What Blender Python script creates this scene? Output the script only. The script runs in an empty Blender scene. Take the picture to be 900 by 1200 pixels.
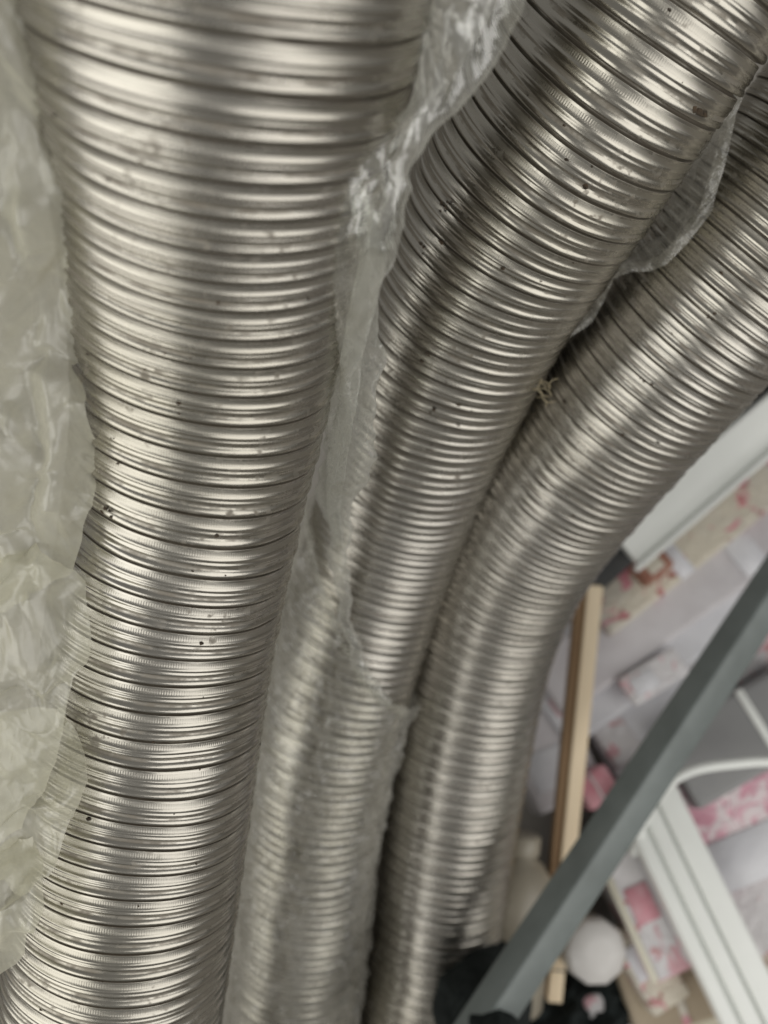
import bpy, math, random
import numpy as np
from mathutils import Vector, Matrix

# ------------------------------------------------------------------ camera
scene = bpy.context.scene
F = 1039.0                       # focal length in photo pixels (900 x 1200)
CAM_Z, PITCH = 1.10, math.radians(72)
cam_o = np.array([0.0, 0.0, CAM_Z])
fwd = np.array([0, math.cos(PITCH), -math.sin(PITCH)])
upv = np.array([0, math.sin(PITCH), math.cos(PITCH)])
rgt = np.array([1.0, 0, 0])
cd = bpy.data.cameras.new("camera")
cam = bpy.data.objects.new("camera", cd)
scene.collection.objects.link(cam)
cam.matrix_world = Matrix(((1, 0, 0, 0), (0, upv[1], -fwd[1], 0), (0, upv[2], -fwd[2], CAM_Z), (0, 0, 0, 1)))
cd.sensor_fit = 'VERTICAL'
cd.sensor_height = 36.0
cd.lens = F / 1200 * 36.0
cd.clip_start, cd.clip_end = 0.01, 100
cd.dof.use_dof = True
cd.dof.focus_distance = 0.435
cd.dof.aperture_fstop = 4.4
scene.camera = cam

# ------------------------------------------------------------------ light
world = bpy.data.worlds.new("World")
scene.world = world
world.use_nodes = True
bg = world.node_tree.nodes["Background"]
bg.inputs[0].default_value = (1.0, .985, .945, 1)
bg.inputs[1].default_value = 0.29

def area(name, loc, aim, sx, sy, power, col):
    l = bpy.data.lights.new(name, 'AREA')
    l.shape = 'RECTANGLE'
    l.size, l.size_y, l.energy, l.color = sx, sy, power, col
    o = bpy.data.objects.new(name, l)
    scene.collection.objects.link(o)
    o.location = loc
    o.rotation_euler = (Vector(aim) - Vector(loc)).to_track_quat('-Z', 'Y').to_euler()
    return o
# unseen soft lights added behind the viewer; their gap darkens the duct centres
area("soft_light_west", (-1.62, -1.00, 1.65), (0.05, 0.3, 0.75), 2.5, 2.1, 37, (1.0, 0.985, 0.93))
area("soft_light_east", (1.60, -1.00, 1.75), (0.0, 0.3, 0.75), 2.3, 1.9, 26, (1.0, 0.98, 0.94))
vs = scene.view_settings
vs.view_transform, vs.look, vs.exposure, vs.gamma = 'Standard', 'None', 0.0, 1.0
scene.cycles.transparent_max_bounces = 10
scene.cycles.max_bounces = 5
scene.cycles.sample_clamp_indirect = 4

# ------------------------------------------------------------------ helpers
rng = np.random.default_rng(7)
random.seed(7)
C = scene.collection

def cw(X, Y, d):
    return cam_o + rgt * X + upv * Y + fwd * d
def px(x, y, d):
    return cw((x - 450) / F * d, (600 - y) / F * d, d)
def pxz(x, y, z):
    r = rgt * ((x - 450) / F) + upv * ((600 - y) / F) + fwd
    return cam_o + r * ((z - CAM_Z) / r[2])

def tag(o, label=None, cat=None, group=None, kind=None):
    for k, v in (("label", label), ("category", cat), ("group", group), ("kind", kind)):
        if v: o[k] = v
    return o
def empty(name, loc):
    o = bpy.data.objects.new(name, None)
    o.empty_display_size = 0.02
    C.objects.link(o)
    o.location = Vector(loc)
    return o
def link(name, me, mat, parent=None, smooth=True):
    o = bpy.data.objects.new(name, me)
    C.objects.link(o)
    if mat: me.materials.append(mat)
    if smooth: me.shade_smooth()
    if parent:
        o.parent = parent
        o.matrix_parent_inverse = Matrix.Translation(-parent.location)
    return o
def mesh(name, v, f, uv=None):
    me = bpy.data.meshes.new(name)
    v = np.asarray(v, dtype=np.float32)
    if isinstance(f, np.ndarray):
        f = f.astype(np.int32)
        me.vertices.add(len(v)); me.vertices.foreach_set("co", v.ravel())
        me.loops.add(f.size); me.loops.foreach_set("vertex_index", f.ravel())
        me.polygons.add(len(f))
        me.polygons.foreach_set("loop_start", np.arange(0, f.size, 4, dtype=np.int32))
        if uv is not None:
            l = me.uv_layers.new(name="UVMap")
            l.data.foreach_set("uv", np.asarray(uv, dtype=np.float32)[f.ravel()].ravel())
        me.update(calc_edges=True)
        me.validate()
    else:
        me.from_pydata([tuple(p) for p in v], [], f)
        me.update()
    return me
def grid_faces(nr, nc):
    i, j = np.meshgrid(np.arange(nr - 1), np.arange(nc - 1), indexing='ij')
    a = (i * nc + j).ravel()
    return np.stack([a, a + 1, a + nc + 1, a + nc], 1)

def snoise(seed, octs, freq_s, freq_t):
    """smooth noise of (s, theta), periodic in theta"""
    r = np.random.default_rng(seed)
    terms = [(r.uniform(.4, 1) * freq_s, r.integers(0, freq_t + 1), r.uniform(0, 6.28), r.uniform(-1, 1)) for _ in range(octs)]
    def f(s, t):
        out = 0
        for fs, ft, ph, a in terms:
            out = out + a * np.sin(s * fs * 6.28 + ft * t + ph)
        return out / math.sqrt(octs)
    return f
def crumple(seed, n, fmin, fmax, lean=None):
    """sharp-creased noise of 2-d points: sum of folded triangle waves, warped"""
    r = np.random.default_rng(seed)
    terms = []
    for _ in range(n):
        a = r.uniform(0, 6.28) if lean is None else r.normal(0, lean); f = math.exp(r.uniform(math.log(fmin), math.log(fmax)))
        terms.append((math.cos(a) * f, math.sin(a) * f, r.uniform(0, 9), r.uniform(0, 6.28), r.uniform(.5, 2.2), fmin / f))
    def g(x, y):
        out = 0
        for ax, ay, ph, p2, w, amp in terms:
            q = ax * x + ay * y + ph + .35 * np.sin(w * fmin * (x * ay - y * ax) / (fmax) * 6 + p2)
            out = out + amp * (np.abs(((q) % 2) - 1) - .5)
        return out
    return g

# ------------------------------------------------------------------ materials
class NT:
    def __init__(s, name):
        s.m = bpy.data.materials.new(name); s.m.use_nodes = True
        s.t = s.m.node_tree; s.t.nodes.clear()
        s.out = s.n('ShaderNodeOutputMaterial')
    def n(s, t, **k):
        o = s.t.nodes.new(t)
        for a, b in k.items(): setattr(o, a, b)
        return o
    def l(s, a, b): s.t.links.new(a, b)
    def set(s, node, **k):
        for a, b in k.items():
            inp = node.inputs[a.replace('_', ' ')]
            if hasattr(b, 'is_linked'): s.l(b, inp)
            else: inp.default_value = b
    def math(s, op, a, b=0.0, c=0.0, clamp=False):
        o = s.n('ShaderNodeMath', operation=op); o.use_clamp = clamp
        for i, q in enumerate((a, b, c)):
            if hasattr(q, 'is_linked'): s.l(q, o.inputs[i])
            else: o.inputs[i].default_value = q
        return o.outputs[0]
    def noise(s, vec, scale, detail=3, rough=.55, dist=0):
        o = s.n('ShaderNodeTexNoise')
        s.l(vec, o.inputs['Vector'])
        o.inputs['Scale'].default_value = scale; o.inputs['Detail'].default_value = detail
        o.inputs['Roughness'].default_value = rough; o.inputs['Distortion'].default_value = dist
        return o.outputs['Fac']
    def ramp(s, f, *stops):
        o = s.n('ShaderNodeValToRGB'); s.l(f, o.inputs[0])
        e = o.color_ramp.elements
        while len(e) < len(stops): e.new(.5)
        for i, (p, c) in enumerate(stops):
            e[i].position = p
            e[i].color = (c, c, c, 1) if isinstance(c, (int, float)) else (*c, 1)
        return o.outputs[0]
    def mix(s, f, a, b):
        o = s.n('ShaderNodeMix', data_type='RGBA')
        for i, q in ((0, f), (6, a), (7, b)):
            if hasattr(q, 'is_linked'): s.l(q, o.inputs[i])
            else: o.inputs[i].default_value = (*q, 1) if isinstance(q, tuple) else q
        return o.outputs[2]

def mat_duct(name, seed, tint=(.43, .411, .374)):
    T = NT(name)
    uv = T.n('ShaderNodeUVMap'); sep = T.n('ShaderNodeSeparateXYZ'); T.l(uv.outputs[0], sep.inputs[0])
    u, v = sep.outputs[0], sep.outputs[1]            # u = turns, v = metres round the tube
    fr = T.math('FRACT', u)
    band = T.math('MULTIPLY', T.math('GREATER_THAN', fr, .06), T.math('LESS_THAN', fr, .225))
    teeth = T.math('SINE', T.math('MULTIPLY', v, 6.2832 / .00125))
    comb = T.n('ShaderNodeCombineXYZ')
    T.l(T.math('MULTIPLY', u, 30.0), comb.inputs[0]); T.l(T.math('MULTIPLY', v, 9.0), comb.inputs[1]); comb.inputs[2].default_value = seed
    streak = T.noise(comb.outputs[0], 1.0, 4, .6)
    obj = T.n('ShaderNodeTexCoord').outputs['Object']
    blot = T.noise(obj, 14, 4, .6)
    fine = T.noise(obj, 420, 3, .6)
    speck = T.noise(obj, 170, 2, .5)
    patch = T.noise(obj, 5.5, 3, .5)
    mask = T.math('MULTIPLY', T.ramp(speck, (.60, 0), (.70, 1)), T.ramp(blot, (.50, 0), (.63, 1)))
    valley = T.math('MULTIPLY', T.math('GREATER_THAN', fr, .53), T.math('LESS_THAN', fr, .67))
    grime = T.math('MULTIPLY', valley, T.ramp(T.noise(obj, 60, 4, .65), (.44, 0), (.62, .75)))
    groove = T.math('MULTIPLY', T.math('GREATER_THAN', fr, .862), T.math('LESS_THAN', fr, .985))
    groove_shade = T.math('MULTIPLY', groove, T.ramp(T.noise(obj, 38, 4, .65), (.36, .15), (.60, .95)))  # shade of the seam grooves painted as dark lines, broken up by noise
    dirt_and_shade = T.math('MAXIMUM', T.math('MULTIPLY', mask, .8), T.math('MAXIMUM', grime, groove_shade), clamp=True)  # specks and valley grime, joined with the painted groove shade
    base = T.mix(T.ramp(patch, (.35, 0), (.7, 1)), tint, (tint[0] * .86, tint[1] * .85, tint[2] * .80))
    base = T.mix(T.math('MULTIPLY', dirt_and_shade, .8), base, (.13, .105, .075))
    p = T.n('ShaderNodeBsdfPrincipled')
    ro = T.math('ADD', T.math('MULTIPLY', streak, .10), T.math('MULTIPLY', fine, .10))
    ro = T.math('ADD', ro, T.math('MULTIPLY', band, .06))
    ro = T.math('ADD', ro, T.math('MULTIPLY', dirt_and_shade, .4))
    ro = T.math('ADD', ro, T.math('MULTIPLY', T.ramp(blot, (.4, 0), (.7, 1)), .07))
    ro = T.math('ADD', ro, .125)
    T.set(p, Base_Color=base, Roughness=ro, Metallic=T.math('SUBTRACT', 1.0, T.math('MULTIPLY', dirt_and_shade, .7)))
    hgt = T.math('ADD', T.math('MULTIPLY', T.math('MULTIPLY', teeth, band), .00003), T.math('MULTIPLY', streak, .00003))
    hgt = T.math('ADD', hgt, T.math('MULTIPLY', fine, .00004))
    b = T.n('ShaderNodeBump'); b.inputs['Strength'].default_value = .8; b.inputs['Distance'].default_value = 1.0
    T.l(hgt, b.inputs['Height']); T.l(b.outputs[0], p.inputs['Normal'])
    T.l(p.outputs[0], T.out.inputs[0])
    return T.m

def mat_film(name, col, milk, edge, rough=.22, blotch=.25, scale=30, stain=(.30, .27, .17), gloss=.14, whiten=.22, shine=.05, relief=.004):
    """thin plastic film: part clear, part milky; denser when seen edge-on"""
    T = NT(name)
    obj = T.n('ShaderNodeTexCoord').outputs['Object']
    n1 = T.noise(obj, scale, 4, .6, .6); n2 = T.noise(obj, scale * 5, 3, .6)
    c = T.mix(T.ramp(n1, (.55, 0), (.78, .6)), col, stain)
    mp = T.n('ShaderNodeMapping'); mp.inputs['Scale'].default_value = (1.0, .6, .45); mp.inputs['Rotation'].default_value = (.3, .5, .4)
    T.l(obj, mp.inputs[0])
    n3 = T.noise(mp.outputs[0], scale * 1.1, 2, .5, 1.0); n4 = T.noise(mp.outputs[0], scale * 2.6, 2, .5, .8)
    fold = lambda n, p: T.math('POWER', T.math('SUBTRACT', 1.0, T.math('ABSOLUTE', T.math('SUBTRACT', T.math('MULTIPLY', n, 2.0), 1.0))), p)
    crease = T.math('ADD', fold(n3, 22.0), T.math('MULTIPLY', fold(n4, 22.0), .6))
    tr = T.n('ShaderNodeBsdfTransparent'); tr.inputs[0].default_value = (.96, .965, .94, 1)
    p = T.n('ShaderNodeBsdfPrincipled')
    T.set(p, Base_Color=c, Roughness=T.math('ADD', T.math('MULTIPLY', n2, .22), rough - .1), IOR=1.5)
    b = T.n('ShaderNodeBump'); b.inputs['Strength'].default_value = .5; b.inputs['Distance'].default_value = relief
    T.l(T.math('ADD', T.math('ADD', n1, T.math('MULTIPLY', n2, .3)), T.math('MULTIPLY', crease, .22)), b.inputs['Height']); T.l(b.outputs[0], p.inputs['Normal'])
    tl = T.n('ShaderNodeBsdfTranslucent'); T.l(c, tl.inputs[0]); 
    ms = T.n('ShaderNodeMixShader'); ms.inputs[0].default_value = .4
    T.l(p.outputs[0], ms.inputs[1]); T.l(tl.outputs[0], ms.inputs[2])
    lw = T.n('ShaderNodeLayerWeight'); lw.inputs[0].default_value = .5
    fac = T.math('ADD', milk, T.math('MULTIPLY', T.math('POWER', lw.outputs['Facing'], 2.0), edge))
    fac = T.math('ADD', fac, T.math('MULTIPLY', T.math('SUBTRACT', n1, .5), blotch))
    fac = T.math('ADD', fac, T.math('MULTIPLY', crease, whiten), clamp=True)
    m2 = T.n('ShaderNodeMixShader'); T.l(fac, m2.inputs[0])
    T.l(tr.outputs[0], m2.inputs[1]); T.l(ms.outputs[0], m2.inputs[2])
    gl = T.n('ShaderNodeBsdfGlossy'); gl.inputs['Roughness'].default_value = gloss; T.l(b.outputs[0], gl.inputs['Normal'])
    shine = T.math('ADD', shine, T.math('MULTIPLY', T.math('POWER', lw.outputs['Facing'], 4.0), .45))
    m3 = T.n('ShaderNodeMixShader'); T.l(shine, m3.inputs[0])
    T.l(m2.outputs[0], m3.inputs[1]); T.l(gl.outputs[0], m3.inputs[2])
    T.l(m3.outputs[0], T.out.inputs[0])
    return T.m

def mat_plain(name, col, col2=None, rough=.5, scale=40, metal=0.0, bump=.0, stretch=None, spec=.5):
    T = NT(name)
    obj = T.n('ShaderNodeTexCoord').outputs['Object']
    vec = obj
    if stretch:
        mp = T.n('ShaderNodeMapping'); mp.inputs['Scale'].default_value = stretch
        T.l(obj, mp.inputs[0]); vec = mp.outputs[0]
    n = T.noise(vec, scale, 4, .6, .4)
    col2 = col2 or tuple(c * .75 for c in col)
    p = T.n('ShaderNodeBsdfPrincipled')
    T.set(p, Base_Color=T.mix(T.ramp(n, (.35, 0), (.7, 1)), col, col2), Roughness=T.math('ADD', rough - .08, T.math('MULTIPLY', n, .16)), Metallic=metal)
    p.inputs['Specular IOR Level'].default_value = spec
    if bump:
        b = T.n('ShaderNodeBump'); b.inputs['Strength'].default_value = .6; b.inputs['Distance'].default_value = bump
        T.l(n, b.inputs['Height']); T.l(b.outputs[0], p.inputs['Normal'])
    T.l(p.outputs[0], T.out.inputs[0])
    return T.m

def mat_print(name, paper, ink, ink2, cover, scale):
    """printed wrapper: floral blotches of ink on pale paper under film"""
    T = NT(name)
    obj = T.n('ShaderNodeTexCoord').outputs['Object']
    n = T.noise(obj, scale, 3, .6, 1.2); n2 = T.noise(obj, scale * 1.9, 2, .6, 1.5); n3 = T.noise(obj, scale * .5, 2)
    f = T.ramp(n, (cover, 0), (cover + .06, 1))
    c = T.mix(f, paper, T.mix(T.ramp(n2, (.5, 0), (.58, 1)), ink, ink2))
    c = T.mix(T.ramp(n3, (.45, 0), (.75, .35)), c, (.42, .42, .46))
    p = T.n('ShaderNodeBsdfPrincipled')
    T.set(p, Base_Color=c, Roughness=.3)
    b = T.n('ShaderNodeBump'); b.inputs['Strength'].default_value = .4; b.inputs['Distance'].default_value = .01
    T.l(n2, b.inputs['Height']); T.l(b.outputs[0], p.inputs['Normal'])
    T.l(p.outputs[0], T.out.inputs[0])
    return T.m

# ------------------------------------------------------------------ setting: the floor under everything
M_floor = mat_plain("worn_concrete", (.30, .28, .25), (.20, .19, .175), .75, 6, bump=.004)
fl = link("floor", mesh("floor", [(-6, -5, 0), (6, -5, 0), (6, 7, 0), (-6, 7, 0)], [(0, 1, 2, 3)]), M_floor, smooth=False)
tag(fl, kind="structure")

# ------------------------------------------------------------------ flexible ducts
PROFILE = np.array([(0, -1.05), (.04, -1.03), (.10, -1.0), (.16, -.92), (.205, -.72), (.24, -.3), (.27, .12), (.30, .34), (.335, .22), (.37, -.12), (.40, -.16), (.43, .10),
    (.465, .28), (.50, .06), (.54, -.52), (.58, -.84), (.62, -.80), (.66, -.42), (.70, .35), (.745, .92), (.79, 1.15), (.832, .98), (.855, .62), (.865, .1), (.868, -1.2), (.870, -3.8),
    (.968, -3.8), (.9715, -2.2), (.974, -1.35), (.978, -1.12), (.986, -1.07), (1.0, -1.05)])
SEAM_AT = 17          # profile points from here on belong to the folded lock seam

def catmull(P, per=40):
    P = np.asarray(P, float)
    Q = np.vstack([2 * P[0] - P[1], P, 2 * P[-1] - P[-2]])
    out = []
    for i in range(1, len(Q) - 2):
        p0, p1, p2, p3 = Q[i - 1:i + 3]
        for t in np.linspace(0, 1, per, endpoint=False):
            out.append(.5 * (2 * p1 + (p2 - p0) * t + (2 * p0 - 5 * p1 + 4 * p2 - p3) * t * t + (3 * p1 - p0 - 3 * p2 + p3) * t ** 3))
    out.append(P[-1])
    return np.array(out)

class Path:
    """centre line with radius scale; frame never turns about the axis"""
    def __init__(s, ctrl, win=81):             # rows x, y, z, radius scale; smoothing window
        D = catmull(ctrl)
        L = np.concatenate([[0], np.cumsum(np.linalg.norm(np.diff(D[:, :3], axis=0), axis=1))])
        n = int(L[-1] / .002)
        s.s = np.linspace(0, L[-1], n); s.len = L[-1]
        s.P = np.stack([np.interp(s.s, L, D[:, k]) for k in range(3)], 1)
        k = np.hanning(win); hw = win // 2; k /= k.sum()
        for c in range(3):
            pad = np.concatenate([2 * s.P[0, c] - s.P[hw:0:-1, c], s.P[:, c], 2 * s.P[-1, c] - s.P[-2:-2 - hw:-1, c]])
            s.P[:, c] = np.convolve(pad, k, 'valid')
        s.R = np.interp(s.s, L, D[:, 3])
        T = np.gradient(s.P, axis=0); T /= np.linalg.norm(T, axis=1)[:, None]
        N = np.zeros_like(T)
        a = fwd - T[0] * fwd.dot(T[0]); N[0] = a / np.linalg.norm(a)    # theta = 0 points away from the viewer
        for i in range(1, n):
            a = N[i - 1] - T[i] * N[i - 1].dot(T[i]); N[i] = a / np.linalg.norm(a)
        s.T, s.N, s.B = T, N, np.cross(T, N)
    def at(s, q):
        f = lambda A: np.stack([np.interp(q, s.s, A[:, k]) for k in range(A.shape[1])], -1)
        return f(s.P), f(s.N), f(s.B), np.interp(q, s.s, s.R)
    def surf(s, q, th, r):
        P, N, B, _ = s.at(q)
        return P + (N * np.cos(th)[..., None] + B * np.sin(th)[..., None]) * r[..., None]

def theta_of(path, x, y):
    """path coordinates (s, theta) of the duct surface seen at a photo pixel"""
    ray = px(x, y, 1.0) - cam_o; ray /= np.linalg.norm(ray)
    best = None
    qs = np.linspace(0, path.len, 500); P, N, B, RS = path.at(qs)
    for r_ in (R0,):
        t = np.linspace(math.pi * .45, math.pi * 1.55, 160)
        S3 = P[:, None] + (N[:, None] * np.cos(t)[None, :, None] + B[:, None] * np.sin(t)[None, :, None]) * r_
        v = S3 - cam_o; dist = v @ ray
        perp = np.linalg.norm(v - dist[..., None] * ray, axis=-1)
        i = np.unravel_index(np.argmin(perp + dist * .002), perp.shape)
    return qs[i[0]], t[i[1]]

def build_duct(path, R0, pitches, mat, label, seed, amp=1.0, M=112, crumbs=60, spots=()):
    root = empty("flexible_duct", path.P[-1])
    tag(root, label, "duct", "ribbed aluminium ducts standing side by side")
    r = np.random.default_rng(seed)
    # spiral pitch along the length, unevenly stretched
    S = [0.0]
    while S[-1] < path.len:
        S.append(S[-1] + np.interp(S[-1], *zip(*pitches)) * 1e-3 * (1 + .05 * math.sin(len(S) * .6 + seed) + r.uniform(-.06, .06)))
    S = np.array(S); nt = len(S) - 2; pitch = pitches[1][1] * 1e-3
    th = np.linspace(0, 2 * np.pi, M + 1)
    w1, w2, w3 = snoise(seed, 7, 9, 3), snoise(seed + 1, 7, 4, 3), snoise(seed + 2, 6, 22, 2)
    dents = [(r.uniform(.1, .9) * path.len, math.pi + r.normal(0, .8), r.uniform(.008, .022), r.uniform(.0006, .0024)) for _ in range(16)]
    rib = r.uniform(.85, 1.15, nt + 3)
    def rows(k0, k1):
        a = np.array([n + p for n in range(1, nt) for p in PROFILE[k0:k1, 0]])
        h = np.array([(q if q < -1.6 else q * amp) * rib[n] for n in range(1, nt) for q in PROFILE[k0:k1, 1]]) * 1e-3
        return a, h
    def sheet(a, h):
        turn = a[:, None] - th[None, :] / (2 * np.pi)
        q = np.interp(turn, np.arange(len(S)), S)
        TH = np.broadcast_to(th, q.shape)
        q = np.clip(q + pitch * .07 * w1(q, TH) + pitch * .04 * w3(q, TH), 0, path.len)
        P, N, B, RS = path.at(q)
        rr = R0 * RS * (1 + .010 * w2(q, TH)) + h[:, None] + .00035 * w3(q * 2, TH)
        for ds, dt, dw, da in dents:
            rr = rr - da * np.exp(-((q - ds) / dw) ** 2 - ((TH - dt) * R0 / (dw * 1.5)) ** 2)
        V = P + (N * np.cos(TH)[..., None] + B * np.sin(TH)[..., None]) * rr[..., None]
        uv = np.stack([np.broadcast_to(a[:, None], q.shape), TH * R0], -1)
        return V.reshape(-1, 3), uv.reshape(-1, 2)
    K = len(PROFILE) - 1
    # the corrugated wall and the lock seam are two spiral strips, side by side
    for nm, k0, k1 in (("corrugated_wall", 0, SEAM_AT + 1), ("lock_seam", SEAM_AT, K + 1)):
        a, h = rows(k0, k1)
        V, uv = sheet(a, h)
        nk = k1 - k0
        f = grid_faces(len(a), M + 1).reshape(len(a) - 1, M, 4)
        keep = (np.arange(len(a) - 1) % nk) != nk - 1
        link(nm, mesh(nm, V, f[keep].reshape(-1, 4), uv), mat, root)
    # dirt crumbs caught in the grooves
    v, fc = [], []
    where = [(None, None, None)] * crumbs + [(x + r.normal(0, 3), y + r.normal(0, 3), z * r.uniform(.5, 1.1)) for x, y, z, n in spots for _ in range(n)]
    for wx, wy, wz in where:
        q = r.uniform(.05, .75) * path.len; t = math.pi + r.normal(0, .75)
        if wx is not None: q, t = theta_of(path, wx, wy)
        c = path.surf(np.array([q]), np.array([t]), np.array([R0 * np.interp(q, path.s, path.R) + .0004]))[0]
        _, N, B, _ = path.at(np.array([q]))
        nn = (N * math.cos(t) + B * math.sin(t))[0]
        t1 = np.cross(nn, [0.3, .5, .8]); t1 /= np.linalg.norm(t1); t2 = np.cross(nn, t1)
        sz = r.choice([.0005, .0007, .0010, .0016], p=[.45, .33, .17, .05])
        if wz: sz = wz
        e = r.uniform(.6, 1.9)
        b = len(v); m = 7
        for k in range(m):
            g = k / m * 6.283; rad = sz * r.uniform(.6, 1.2)
            v.append(c + t1 * math.cos(g) * rad * e + t2 * math.sin(g) * rad - nn * sz * .4)
        v.append(c + nn * sz * r.uniform(.5, .9) + t1 * sz * r.uniform(-.3, .3))
        fc += [(b + k, b + (k + 1) % m, b + m) for k in range(m)]
    tag(link("dirt_crumbs", mesh("dirt_crumbs", v, fc), M_dirt, root, smooth=False), kind="stuff")
    return root

M_dirt = mat_plain("dry_dirt", (.035, .028, .02), (.09, .06, .035), .9, 300)
CR = lambda *pts: [np.append(px(x, y, d), r) for x, y, d, r in pts]
CC = lambda X, Y, d, r=1.0: np.append(cw(X, Y, d), r)
R0 = .0622
def to_floor(ctrl, slope):
    """continue a duct from its last control point down to the floor and a little way along it"""
    a = np.array(ctrl[-1][:3]); b = np.array(ctrl[-2][:3])
    u = (a - b) / np.linalg.norm(a - b); out = []; rest = 0
    while rest < 3 and len(out) < 14:
        u = u + np.array([0, 0, -slope]) if a[2] > .14 else u * np.array([1, 1, .45])
        u /= np.linalg.norm(u); a = a + u * .1
        if a[2] < .071: a[2] = .068; rest += 1
        out.append(np.append(a, 1.0))
    return ctrl + out

left_ctrl = [CC(-.050, .235, .283, 1.2)] + CR((267, 0, .320, 1.19), (258, 150, .352, 1.11), (250, 300, .389, 1.04), (235, 500, .438, .97),
    (192, 730, .481, .98), (166, 930, .500, 1.0), (135, 1150, .520, 1.04))
mid_ctrl = [CC(.300, .525, .26, 1.05), CC(.210, .388, .36, 1.05)] + CR((742, 38, .452, 1.06), (621, 217, .515, 1.10), (533, 393, .592, 1.05), (462, 600, .70, 1.0),
    (408, 760, .745, 1.0), (374, 900, .785, 1.0), (345, 1150, .855, 1.0))
right_ctrl = [CC(.40, .44, .40), CC(.325, .31, .47)] + CR((957, 205, .53, 1.0), (806, 380, .58, 1.03), (691, 519, .655, 1.05), (594, 657, .745, 1.06), (557, 776, .795, 1.04),
    (533, 898, .835, 1.08), (500, 1150, .905, 1.10))
PL, PM, PR = Path(to_floor(left_ctrl, .14)), Path(to_floor(mid_ctrl, .1), 121), Path(to_floor(right_ctrl, .1), 121)
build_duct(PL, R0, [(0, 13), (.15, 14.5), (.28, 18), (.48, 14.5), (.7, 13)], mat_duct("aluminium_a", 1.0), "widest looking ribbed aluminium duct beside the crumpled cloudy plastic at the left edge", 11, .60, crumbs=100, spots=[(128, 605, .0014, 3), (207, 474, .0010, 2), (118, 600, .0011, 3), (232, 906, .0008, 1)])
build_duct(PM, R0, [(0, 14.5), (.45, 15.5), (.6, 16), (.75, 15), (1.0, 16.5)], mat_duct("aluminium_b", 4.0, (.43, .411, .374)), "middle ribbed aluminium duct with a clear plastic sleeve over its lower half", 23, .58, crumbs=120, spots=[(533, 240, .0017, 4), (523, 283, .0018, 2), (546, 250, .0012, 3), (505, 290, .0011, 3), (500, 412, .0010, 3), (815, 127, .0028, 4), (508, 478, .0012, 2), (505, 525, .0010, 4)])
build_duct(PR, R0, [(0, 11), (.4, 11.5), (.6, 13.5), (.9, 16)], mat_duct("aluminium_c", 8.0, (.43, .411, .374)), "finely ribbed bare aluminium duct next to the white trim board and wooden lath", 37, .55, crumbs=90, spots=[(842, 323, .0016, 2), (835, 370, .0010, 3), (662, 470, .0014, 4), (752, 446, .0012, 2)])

# ------------------------------------------------------------------ plastic films
M_cloudy = mat_film("cloudy_film", (.92, .90, .74), .42, .5, .28, .5, 34, (.42, .38, .24), gloss=.34, whiten=.05, shine=.07, relief=.0010)
M_strip = mat_film("strip_film", (.80, .795, .74), .06, .9, .2, .3, 40, gloss=.08, shine=.16, relief=.0014, whiten=.12)
M_sleeve = mat_film("sleeve_film", (.74, .72, .66), .08, .65, .16, .4, 34)

def film(name, rows, mat, parent, seed, nr=240, nc=110, amp=.0085, bulge=.015, tuck=.02, fmin=30, fmax=150, edge=.0, n=16):
    """rows: photo y, left x, right x, depth; an open crumpled sheet, its right rim rolled back"""
    rows = np.array(rows, float)
    y = np.linspace(rows[0, 0], rows[-1, 0], nr)
    L, R, D = (np.interp(y, rows[:, 0], rows[:, k]) for k in (1, 2, 3))
    k = np.hanning(7); k /= k.sum()
    sm = lambda A: np.convolve(np.pad(A, 3, 'edge'), k, 'valid')
    L, R, D = sm(L), sm(R), sm(D)
    w = np.linspace(0, 1, nc)
    W, Yg = np.meshgrid(w, y)
    X = L[:, None] + (R - L)[:, None] * W
    d = np.repeat(D[:, None], nc, 1)
    Xm, Ym = (X - 450) / F * d, (600 - Yg) / F * d
    g = crumple(seed, n, fmin, fmax, .6); g2 = crumple(seed + 5, 8, fmin, fmax * .6)
    c = g(Xm, Ym)
    d2 = d - bulge * np.sin(np.pi * np.clip(W, 0, 1) ** .8) + amp * c + tuck * np.clip((W - .88) / .12, 0, 1) ** 2
    X2, Y2 = Xm + edge * g2(Xm + 3, Ym), Ym + amp * .8 * g2(Xm, Ym + 5)
    V = cam_o + X2[..., None] * rgt + Y2[..., None] * upv + d2[..., None] * fwd
    return link(name, mesh(name, V.reshape(-1, 3), grid_faces(nr, nc)), mat, parent)

# crumpled bundle at the left edge, three overlapping sheets
root = tag(empty("plastic_sheeting", px(-60, 1190, .42)), "crumpled cloudy yellowish plastic sheeting down the left edge of the picture", "plastic")
film("sheet", [(-60, -330, 22, .275), (0, -320, 36, .285), (60, -310, 50, .295), (120, -300, 60, .31), (190, -290, 84, .325), (235, -290, 112, .33), (265, -290, 116, .34),
    (330, -290, 104, .355), (400, -290, 90, .37), (440, -280, 80, .375), (462, -280, 104, .38), (520, -280, 108, .385), (600, -280, 104, .395), (640, -280, 90, .40),
    (665, -280, 70, .405), (690, -280, 40, .41), (730, -280, 0, .42)], M_cloudy, root, 3, amp=.0085, bulge=.022, tuck=.006, fmin=30, fmax=190, n=15)
film("sheet", [(640, -280, 40, .398), (668, -280, 74, .398), (690, -280, 93, .398), (740, -280, 101, .398), (780, -280, 96, .398), (830, -280, 76, .398), (880, -280, 60, .398),
    (930, -280, 44, .398), (990, -280, 24, .398)], M_cloudy, root, 9, amp=.0085, bulge=.018, tuck=.006, fmin=30, fmax=190, n=15)
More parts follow.
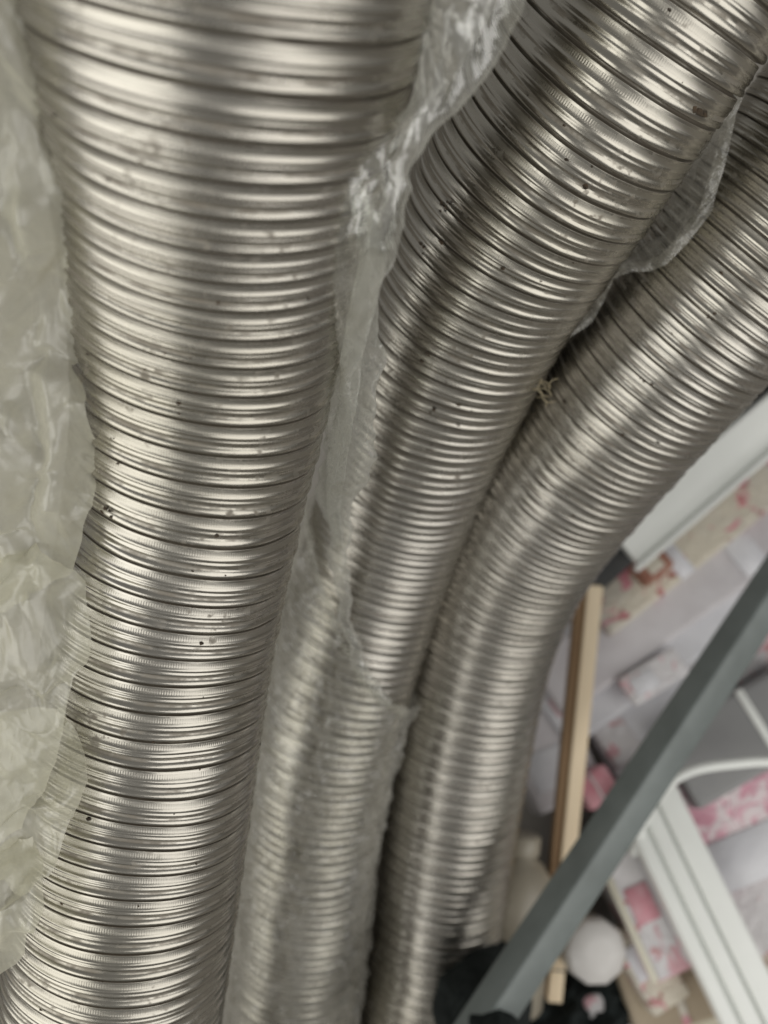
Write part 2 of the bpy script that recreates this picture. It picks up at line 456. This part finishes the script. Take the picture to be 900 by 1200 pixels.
film("sheet", [(830, -260, 62, .418), (865, -260, 78, .418), (896, -260, 100, .418), (910, -260, 104, .418), (950, -260, 90, .418), (1000, -260, 70, .418), (1030, -260, 50, .418), (1050, -260, 40, .418)],
     M_cloudy, root, 15, nr=160, amp=.0085, bulge=.01, tuck=.006, fmin=30, fmax=190, n=15)
film("sheet", [(985, -260, 30, .410), (1020, -260, 46, .410), (1060, -260, 53, .410), (1090, -260, 42, .410), (1118, -260, 22, .410), (1140, -260, 0, .410), (1160, -260, -30, .410), (1230, -260, -80, .410)],
     M_cloudy, root, 21, nr=160, amp=.0085, bulge=.015, tuck=.006, fmin=30, fmax=190, n=15)

def film_tube(name, rows, mat, parent, seed, thick=.006, nr=260, nc=96, amp=.004, fmin=40, fmax=200, twist=0.0):
    """a flattened, creased tube of film: rows photo y, left x, right x, depth"""
    rows = np.array(rows, float)
    y = np.linspace(rows[0, 0], rows[-1, 0], nr)
    L, R, D = (np.interp(y, rows[:, 0], rows[:, k]) for k in (1, 2, 3))
    k = np.hanning(9); k /= k.sum()
    sm = lambda A: np.convolve(np.pad(A, 4, 'edge'), k, 'valid')
    L, R, D = sm(L), sm(R), sm(D)
    v = np.linspace(0, 2 * np.pi, nc)
    V2, Yg = np.meshgrid(v, y)
    cx, hw = ((L + R) / 2)[:, None], ((R - L) / 2)[:, None]
    cc = np.cos(V2); X = cx + hw * np.sign(cc) * np.abs(cc) ** .75
    d = np.repeat(D[:, None], nc, 1)
    Xm, Ym = (X - 450) / F * d, (600 - Yg) / F * d
    g, g2 = crumple(seed, 14, fmin, fmax), crumple(seed + 4, 14, fmin, fmax)
    front = np.sin(V2) > 0
    c = np.where(front, g(Xm, Ym * .45), g2(Xm + 2, Ym * .45)) * np.abs(np.sin(V2)) ** .7
    d2 = d - thick * np.sin(V2) + amp * c
    X2 = Xm + amp * .5 * g(Ym, Xm * 0 + 1)
    P = cam_o + X2[..., None] * rgt + Ym[..., None] * upv + d2[..., None] * fwd
    return link(name, mesh(name, P.reshape(-1, 3), grid_faces(nr, nc)), mat, parent)

# sleeve over the middle duct with its torn hem, and the twisted strip that hangs up from it
hem_px = [(352, 585), (372, 625), (386, 690), (400, 745), (425, 795), (452, 822), (472, 832)]
hem = sorted([theta_of(PM, *p)[::-1] for p in hem_px])
ht, hs = np.array([h[0] for h in hem]), np.array([h[1] for h in hem])
root = tag(empty("plastic_sleeve", PM.P[-1]), "thin clear plastic sleeve clinging to the lower half of the middle duct", "plastic")
nr, nc = 420, 150
t = np.linspace(math.radians(60), math.radians(300), nc)
top = np.interp(t, ht, hs)
send = PM.len - .03
W, TT = np.meshgrid(np.linspace(0, 1, nr), t, indexing='ij')
Q = top[None, :] + (send - top[None, :]) * W
g = crumple(41, 18, 45, 240); g2 = crumple(44, 10, 8, 30)
rr = R0 + .0035 + 0.0026 * g(Q * .8, TT * R0 * 1.4) + .0030 * g2(Q * .5, TT * R0 * 2)
rr = np.maximum(rr, R0 + .0016) + .002 * np.exp(-W * 60)
V = PM.surf(Q, TT, rr)
link("wrap", mesh("wrap", V.reshape(-1, 3), grid_faces(nr, nc)), M_sleeve, root)
# rolled torn hem of the sleeve
tt = np.linspace(ht[0], ht[-1], 160); qq = np.interp(tt, ht, hs)
ang = np.linspace(0, 2 * np.pi, 9)
gh = crumple(51, 8, 40, 160)
ring = []
for a in ang:
    w_ = .0022 + .0012 * gh(tt * R0, qq * 0)
    ring.append(PM.surf(qq + w_ * 1.6 * math.cos(a), tt, R0 + .006 + w_ * .6 * math.sin(a) + .001 * gh(tt * R0 + 1, qq * 0)))
V = np.stack(ring, 1)
link("torn_hem", mesh("torn_hem", V.reshape(-1, 3), grid_faces(160, 9)), M_sleeve, root)

root = tag(empty("plastic_strip", px(430, 800, .66)), "twisted milky plastic strip hanging between the left and middle ducts", "plastic")
film_tube("twisted_film", [(-60, 530, 662, .300), (0, 510, 622, .312), (60, 490, 588, .318), (120, 476, 540, .322), (160, 455, 514, .324), (185, 405, 492, .324), (200, 392, 482, .326), (240, 385, 474, .333),
    (290, 383, 469, .345), (320, 387, 456, .356), (350, 390, 448, .368), (420, 391, 446, .40), (480, 385, 441, .435), (530, 375, 436, .475), (570, 370, 430, .515), (592, 375, 412, .54),
    (620, 384, 409, .565), (660, 388, 410, .592), (700, 394, 409, .616), (740, 402, 416, .638), (780, 417, 431, .655), (825, 444, 458, .668)], M_strip, root, 61, thick=.007, amp=.0055)
film_tube("inner_fold", [(188, 416, 418, .322), (215, 408, 424, .324), (250, 406, 436, .329), (300, 420, 452, .342), (350, 408, 440, .362), (420, 398, 424, .395), (480, 394, 416, .43), (540, 384, 408, .478), (600, 380, 398, .54), (640, 390, 402, .572)],
     M_strip, root, 67, thick=.002, nr=140, nc=40, amp=.002)

root = tag(empty("plastic_scrap", px(670, 400, .60)), "torn clear plastic scrap caught between the middle and right ducts", "plastic")
def ribbon(name, L, R, mat, parent, seed, nr=120, nc=24, amp=.002, bow=.004):
    """sheet between two polylines of (x, y, depth)"""
    def rs(Z):
        Z = np.array(Z, float); a = np.concatenate([[0], np.cumsum(np.hypot(*np.diff(Z[:, :2], axis=0).T))])
        q = np.linspace(0, a[-1], nr); return np.stack([np.interp(q, a, Z[:, k]) for k in range(3)], 1)
    A, B = rs(L), rs(R)
    W = np.linspace(0, 1, nc)[None, :, None]
    Z = A[:, None] * (1 - W) + B[:, None] * W
    d = Z[..., 2]; X, Y = (Z[..., 0] - 450) / F * d, (600 - Z[..., 1]) / F * d
    d = d - bow * np.sin(np.pi * W[..., 0]) + amp * crumple(seed, 12, 50, 260)(X, Y)
    P = cam_o + X[..., None] * rgt + Y[..., None] * upv + d[..., None] * fwd
    return link(name, mesh(name, P.reshape(-1, 3), grid_faces(nr, nc)), mat, parent)
outer = [(880, 90, .47), (862, 135, .478), (850, 190, .488), (833, 250, .50), (806, 285, .51), (780, 311, .518), (762, 318, .525), (740, 318, .53), (720, 326, .537), (708, 352, .545), (694, 378, .555), (664, 398, .565)]
inner = [(870, 90, .50), (835, 150, .51), (800, 215, .525), (770, 262, .54), (740, 295, .55), (718, 315, .555), (700, 332, .56), (688, 350, .566), (672, 372, .57), (652, 400, .578)]
ribbon("film", outer, inner, M_sleeve, root, 71, amp=.004)
fold_in = [(x - (13 if i < 5 else 6), y - (6 if i < 5 else 12), d - .002) for i, (x, y, d) in enumerate(outer)]
ribbon("folded_edge", [(x, y, d - .003) for x, y, d in outer], fold_in, M_sleeve, root, 77, nc=10, amp=.0012, bow=.001)

# ------------------------------------------------------------------ things around the ducts
def box_mesh(name, L, W, H, bev=.004, seg=2, sag=0.0):
    import bmesh
    bm = bmesh.new(); bmesh.ops.create_cube(bm, size=1)
    bmesh.ops.scale(bm, vec=(L, W, H), verts=bm.verts)
    if sag:
        bmesh.ops.subdivide_edges(bm, edges=bm.edges[:], cuts=5, use_grid_fill=True)
        for v in bm.verts: v.co += Vector((random.uniform(-1, 1), random.uniform(-1, 1), random.uniform(-1, 1))) * sag
    else:
        bmesh.ops.bevel(bm, geom=bm.edges[:], offset=min(bev, .45 * min(L, W, H)), segments=seg, affect='EDGES', profile=.6)
    me = bpy.data.meshes.new(name); bm.to_mesh(me); bm.free()
    return me
def frame_from(p0, p1, upd=(0, 0, 1)):
    p0, p1 = Vector(p0), Vector(p1)
    x = (p1 - p0).normalized(); z = Vector(upd); y = z.cross(x).normalized(); z = x.cross(y)
    m = Matrix((x, y, z)).transposed().to_4x4(); m.translation = (p0 + p1) / 2
    return m, (p1 - p0).length
def part(name, me, mat, parent, M, smooth=True):
    o = link(name, me, mat, None, smooth); o.matrix_world = M
    if parent:
        o.parent = parent; o.matrix_parent_inverse = Matrix.Translation(-parent.location)
    return o

def package(name, a, b, ztop, width, thick, mat, label, cat, bands=(), group=None, sag=0.0, tilt=0.0):
    """a long packet whose top centre line runs between photo pixels a and b, top at height ztop"""
    M, L = frame_from(pxz(*a, ztop), pxz(*b, ztop))
    M = M @ Matrix.Rotation(tilt, 4, 'X')
    root = tag(empty(name, M.translation - Vector((0, 0, thick))), label, cat, group)
    part("body", box_mesh("body", L, width, thick, .006, 3, sag), mat, root, M @ Matrix.Translation((0, 0, -thick / 2)))
    for i, (nm, x0, x1, y0, y1, m) in enumerate(bands):   # fractions along and across, printed panels and tape on the top face
        bx = box_mesh(nm, (x1 - x0) * L, (y1 - y0) * width, .0016, .0006, 1)
        part(nm, bx, m, root, M @ Matrix.Translation(((x0 + x1 - 1) / 2 * L, (y0 + y1 - 1) / 2 * width, .0012 + sag + .0003 * i)))
    return root

M_white = mat_plain("white_plastic", (.90, .92, .89), (.85, .87, .84), .35, 12)
M_black = mat_plain("black_rubber", (.03, .032, .032), (.055, .055, .055), .6, 60)
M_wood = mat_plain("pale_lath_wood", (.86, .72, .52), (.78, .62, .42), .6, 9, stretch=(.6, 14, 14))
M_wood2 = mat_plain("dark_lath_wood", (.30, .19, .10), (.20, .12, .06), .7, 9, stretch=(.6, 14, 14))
M_grey = mat_plain("grey_paint", (.19, .215, .21), (.14, .16, .155), .34, 18, bump=.0006)
M_card = mat_plain("cardboard", (.42, .35, .26), (.34, .28, .20), .8, 20)
M_cream = mat_plain("cream_board", (.66, .63, .52), (.58, .55, .45), .5, 10)
M_lilac = mat_plain("lilac_wrap", (.64, .62, .64), (.55, .52, .54), .3, 16, bump=.004)
M_gbox = mat_plain("grey_box", (.27, .27, .27), (.23, .23, .235), .5, 14)
M_pinkp = mat_print("pink_print", (.78, .68, .70), (.66, .33, .41), (.74, .47, .54), .44, 26)
M_pinkw = mat_print("pink_on_white", (.70, .68, .69), (.66, .38, .42), (.55, .22, .22), .54, 24)
M_pinks = mat_plain("pink_stripe", (.66, .42, .45), (.68, .53, .55), .35, 30)
M_creamp = mat_print("cream_print", (.62, .57, .47), (.62, .22, .26), (.30, .12, .08), .54, 30)
M_whitew = mat_plain("white_wrap", (.74, .74, .77), (.62, .62, .66), .3, 14, bump=.004)
M_redw = mat_plain("red_print", (.60, .24, .29), (.66, .40, .44), .4, 60)
M_brown = mat_plain("brown_print", (.30, .12, .08), (.40, .22, .16), .5, 40)
M_cap = mat_plain("white_cap", (.66, .64, .62), (.56, .54, .52), .3, 12)
M_bottle = mat_plain("cream_bottle", (.33, .30, .24), (.26, .23, .18), .35, 10)
M_fleece = mat_plain("black_fleece", (.012, .016, .016), (.03, .036, .036), .95, 130, bump=.006, spec=.2)

# white trim board with its dark lower rail, end on towards the viewer
def slab(name, a, b, width, thick, mat, parent, off=(0, 0, 0), upd=None, bev=.002):
    M, L = frame_from(px(*a), px(*b), -fwd if upd is None else upd)
    return part(name, box_mesh(name, L, width, thick, bev, 2), mat, parent, M @ Matrix.Translation(off))
root = tag(empty("trim_board", px(733, 645, .98)), "white plastic trim board poking out behind the right hand duct", "board")
slab("board", (730, 642, .95), (960, 445, .95), .048, .018, M_white, root)
slab("edge_lip", (727, 648, .935), (960, 448, .935), .006, .010, M_white, root, off=(0, -.024, 0))
root = tag(empty("black_rail", px(670, 700, .97)), "short black rail under the white trim board", "rail")
slab("rail", (655, 705, .975), (960, 425, .975), .045, .012, M_black, root)
slab("rail_lip", (652, 696, .965), (950, 420, .965), .006, .016, M_black, root, off=(0, .018, 0))

# grey steel bar leaning across the lower right
root = tag(empty("steel_bar", px(500, 1330, .74)), "dark grey painted steel bar leaning diagonally across the lower right corner", "bar")
M0, L0 = frame_from(px(990, 560, .86), px(478, 1335, .72), -fwd)
M0 = M0 @ Matrix.Rotation(math.radians(68), 4, 'X')
part("tube", box_mesh("tube", L0, .0295, .0295, .003, 3), M_grey, root, M0)
part("end_plug", box_mesh("end_plug", .012, .029, .029, .003, 2), M_black, root, M0 @ Matrix.Translation((L0 / 2 + .004, 0, 0)))

# wooden lath
root = tag(empty("wooden_lath", px(648, 1172, .925)), "thin pale wooden lath standing between the right duct and grey steel bar", "lath")
M0, L0 = frame_from(px(697, 686, .90), px(649, 1172, .925), -fwd)
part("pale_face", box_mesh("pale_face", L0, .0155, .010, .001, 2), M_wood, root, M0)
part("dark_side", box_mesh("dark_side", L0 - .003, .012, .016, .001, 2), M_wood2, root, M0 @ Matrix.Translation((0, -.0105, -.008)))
part("saw_mark", box_mesh("saw_mark", .0016, .0156, .0102, .0003, 1), M_black, root, M0 @ Matrix.Translation((L0 * .42, 0, .0006)))

# packets heaped on the floor to the right
ZT = .10
package("packet", (700, 724), (960, 520), ZT + .03, .05, .06, M_creamp, "long cream packet with reddish print just below the white trim board", "packet", [("tape", .3, .36, 0, 1, M_whitew)])
package("packet", (640, 808), (980, 566), ZT + .015, .072, .05, M_lilac, "long plain lilac grey packet above the pink striped one", "packet", [("label", .62, .70, .1, .9, M_whitew)])
package("packet", (650, 850), (990, 612), ZT, .062, .05, M_whitew, "long white packet with a pink stripe along its upper side", "packet", [("stripe", .02, .98, .56, .92, M_pinks)])
package("packet", (700, 868), (1000, 660), ZT - .012, .075, .05, M_pinkw, "white packet with faint pink blossoms partly under the steel bar", "packet", [("label", .1, .36, .15, .8, M_whitew)])
package("packet", (760, 855), (1000, 720), ZT - .03, .08, .05, M_pinkw, "pink flecked packet right of the steel bar, above the grey box", "packet")
package("floor_board", (655, 740), (820, 1010), ZT - .02, .060, .02, M_whitew, "pale board running down between the wooden lath and steel bar", "board", [("groove", .02, .98, .45, .5, M_lilac)])
package("storage_box", (795, 905), (960, 812), .13, .085, .12, M_gbox, "plain grey box with a white rim at the right edge", "box", [("rim", .55, .60, 0, 1, M_white)])
package("cardboard_box", (770, 960), (980, 850), .085, .16, .08, M_card, "flat brown cardboard box below the grey box, under the white cable", "box", [("flap", .05, .95, .05, .48, M_cream)])
package("packet", (800, 990), (1000, 905), .105, .115, .06, M_pinkp, "pink patterned packet at the right edge below the white cable", "packet", [("panel", .0, 1.0, -.02, .42, M_whitew)])
package("packet", (845, 1080), (1010, 1015), .09, .09, .06, M_pinkw, "white packet with pink print below the pink patterned one", "packet")
package("packet", (880, 1170), (1040, 1120), .08, .12, .06, M_creamp, "pale cream packet in the lower right corner", "packet")

# white trunking with grooves
M0, L0 = frame_from(pxz(752, 915, .14), pxz(925, 1270, .14))
root = tag(empty("cable_trunking", M0.translation), "long white grooved plastic trunking beside the pink patterned packet", "trunking")
part("base", box_mesh("base", L0, .066, .012, .002, 2), M_white, root, M0 @ Matrix.Translation((0, 0, -.012)))
for y0, w_ in ((-.026, .014), (-.006, .016), (.018, .024)):
    part("rib", box_mesh("rib", L0 - .002, w_, .008, .002, 2), M_white, root, M0 @ Matrix.Translation((0, y0, -.003)))

package("packet", (742, 985), (812, 1135), .115, .085, .06, M_pinkw, "small packet with red blossoms between the steel bar and white trunking", "packet",
        [("edging", .02, .98, -.02, .07, M_cream), ("motif", .30, .58, .12, .42, M_redw), ("motif", .55, .92, .72, .98, M_redw)])
package("carton", (735, 1175), (850, 1140), .07, .075, .05, M_card, "small brown carton beside the white cap at the bottom", "box", [("tape", .45, .53, 0, 1, M_creamp)])
package("board_offcut", (820, 1120), (900, 1290), .06, .10, .03, M_cream, "cream board offcut in the lower right below the trunking", "board", [("groove", .02, .98, .80, .84, M_card)])
package("packet", (700, 1230), (840, 1185), .05, .10, .05, M_pinkw, "pink and white packet at the very bottom right of the black cloth", "packet")
package("packet", (612, 800), (672, 940), .09, .08, .05, M_lilac, "bluish grey packet between the right duct and the lath", "packet", [("label", .55, .85, .1, .9, M_whitew)])
package("packet", (640, 690), (700, 800), .05, .16, .04, M_pinkw, "pinkish packet low behind the top of the lath", "packet")

package("small_box", (690, 905), (712, 940), .12, .04, .04, M_redw, "small rose coloured box between the lath and the steel bar", "box", [("lid_seam", .02, .98, .44, .5, M_pinkw)])
package("small_box", (752, 672), (782, 648), .155, .03, .03, M_brown, "small reddish brown box just below the end of the white trim board", "box", [("label", .2, .7, .2, .8, M_creamp)])
package("packet", (735, 812), (800, 772), .125, .035, .012, M_pinkw, "short rosy packet lying across the white packets left of the steel bar", "packet", [("label", .1, .5, .2, .8, M_whitew)])
package("packet", (735, 1085), (790, 1180), .10, .045, .03, M_creamp, "narrow cream packet with red print beside the white jar", "packet", [("label", .2, .6, .1, .8, M_whitew)])

# white cable
def tube_curve(name, pts, r, mat, parent=None):
    P = catmull(np.array(pts), 16); n = len(P)
    T = np.gradient(P, axis=0); T /= np.linalg.norm(T, axis=1)[:, None]
    U = np.cross(T, [0.1, .2, 1.0]); U /= np.linalg.norm(U, axis=1)[:, None]; B = np.cross(T, U)
    a = np.linspace(0, 2 * np.pi, 13)
    V = P[:, None] + (U[:, None] * np.cos(a)[None, :, None] + B[:, None] * np.sin(a)[None, :, None]) * r
    return link(name, mesh(name, V.reshape(-1, 3), grid_faces(n, 13)), mat, parent)
cab = tube_curve("power_cable", [px(742, 1000, .915), px(752, 968, .90), px(766, 940, .893), px(786, 917, .89), px(815, 902, .89), px(860, 895, .89), px(910, 893, .89), px(970, 905, .90), px(1030, 960, .93)], .0048, M_white)
tag(cab, "thick white cable arching over the packets at the right edge", "cable")

M_straw = mat_plain("dry_straw", (.46, .40, .27), (.34, .28, .17), .8, 200)
root = tag(empty("straw_wisp", px(640, 470, .585)), "wisp of dry straw caught on the right duct where it meets the middle one", "straw")
for i in range(9):
    x0, y0 = 638 + random.uniform(-7, 8), 458 + random.uniform(-12, 14); a = random.uniform(0, 6.28); l = random.uniform(7, 15)
    q = lambda k: px(x0 + math.cos(a + k * .5) * l * k, y0 + math.sin(a + k * .5) * l * k, .565 + .006 * abs(k))
    tube_curve("stalk", [q(-1), q(-.3), q(.4), q(1)], .00028, M_straw, root)

def lathe(name, prof, mat, parent, M, seg=32, facets=False):
    prof = np.array(prof); a = np.linspace(0, 2 * np.pi, seg + 1)
    V = np.stack([prof[:, 0, None] * np.cos(a), prof[:, 0, None] * np.sin(a), np.repeat(prof[:, 1, None], seg + 1, 1)], -1)
    return part(name, mesh(name, V.reshape(-1, 3), grid_faces(len(prof), seg + 1)), mat, parent, M, smooth=not facets)
def stand(p, tilt=(0, 0)):
    return Matrix.Translation(Vector(p)) @ Matrix.Rotation(tilt[0], 4, 'X') @ Matrix.Rotation(tilt[1], 4, 'Y')
p = pxz(700, 1117, .12)
root = tag(empty("white_jar", (p[0], p[1], 0)), "white plastic jar with a round screw cap on the black cloth", "jar")
lathe("jar_body", [(0, -.11), (.029, -.11), (.0305, -.105), (.0305, -.03), (.027, -.022), (.027, -.018)], M_bottle, root, stand(p, (.1, .1)))
lathe("screw_cap", [(.029, -.030), (.0315, -.028), (.0325, -.012), (.0315, -.004), (.028, 0), (.010, .001), (0, .001)], M_cap, root, stand(p, (.1, .1)), 10, True)
p = pxz(610, 1000, .13)
root = tag(empty("cream_bottle", (p[0], p[1], 0)), "cream plastic bottle in the shade between the right duct and lath", "bottle")
lathe("bottle_body", [(0, -.15), (.034, -.15), (.037, -.145), (.037, -.04), (.034, -.022), (.024, -.008), (.016, -.003), (.016, .004)], M_bottle, root, stand(p, (-1.35, .12)))
lathe("bottle_cap", [(.0175, .000), (.019, .002), (.019, .018), (.017, .020), (0, .020)], M_bottle, root, stand(p, (-1.35, .12)))

# black fleece cloth heaped at the bottom
def cloth(name, c, size, hgt, seed, mat, parent):
    n = 70
    u = np.linspace(-1, 1, n); U, V = np.meshgrid(u, u)
    g, g2 = crumple(seed, 10, 6, 26), crumple(seed + 3, 8, 40, 160)
    r = np.hypot(U, V)
    z = hgt * np.clip(1 - r ** 2.2, 0, 1) ** .6 + .05 * g(U * size[0], V * size[1]) + .010 * g2(U * size[0], V * size[1])
    P = np.stack([c[0] + U * size[0] * (1 + .1 * np.sin(3 * V + seed)), c[1] + V * size[1], np.maximum(z, .004)], -1)
    return link(name, mesh(name, P.reshape(-1, 3), grid_faces(n, n)), mat, parent)
c = pxz(566, 1165, .16)
root = tag(empty("black_cloth", (c[0], c[1], 0)), "heap of black fleece cloth at the foot of the right duct", "cloth")
cloth("fold", (c[0], c[1] - .02), (.06, .085), .27, 81, M_fleece, root)
cloth("fold", (c[0] + .10, c[1] - .05), (.13, .07), .06, 85, M_fleece, root)
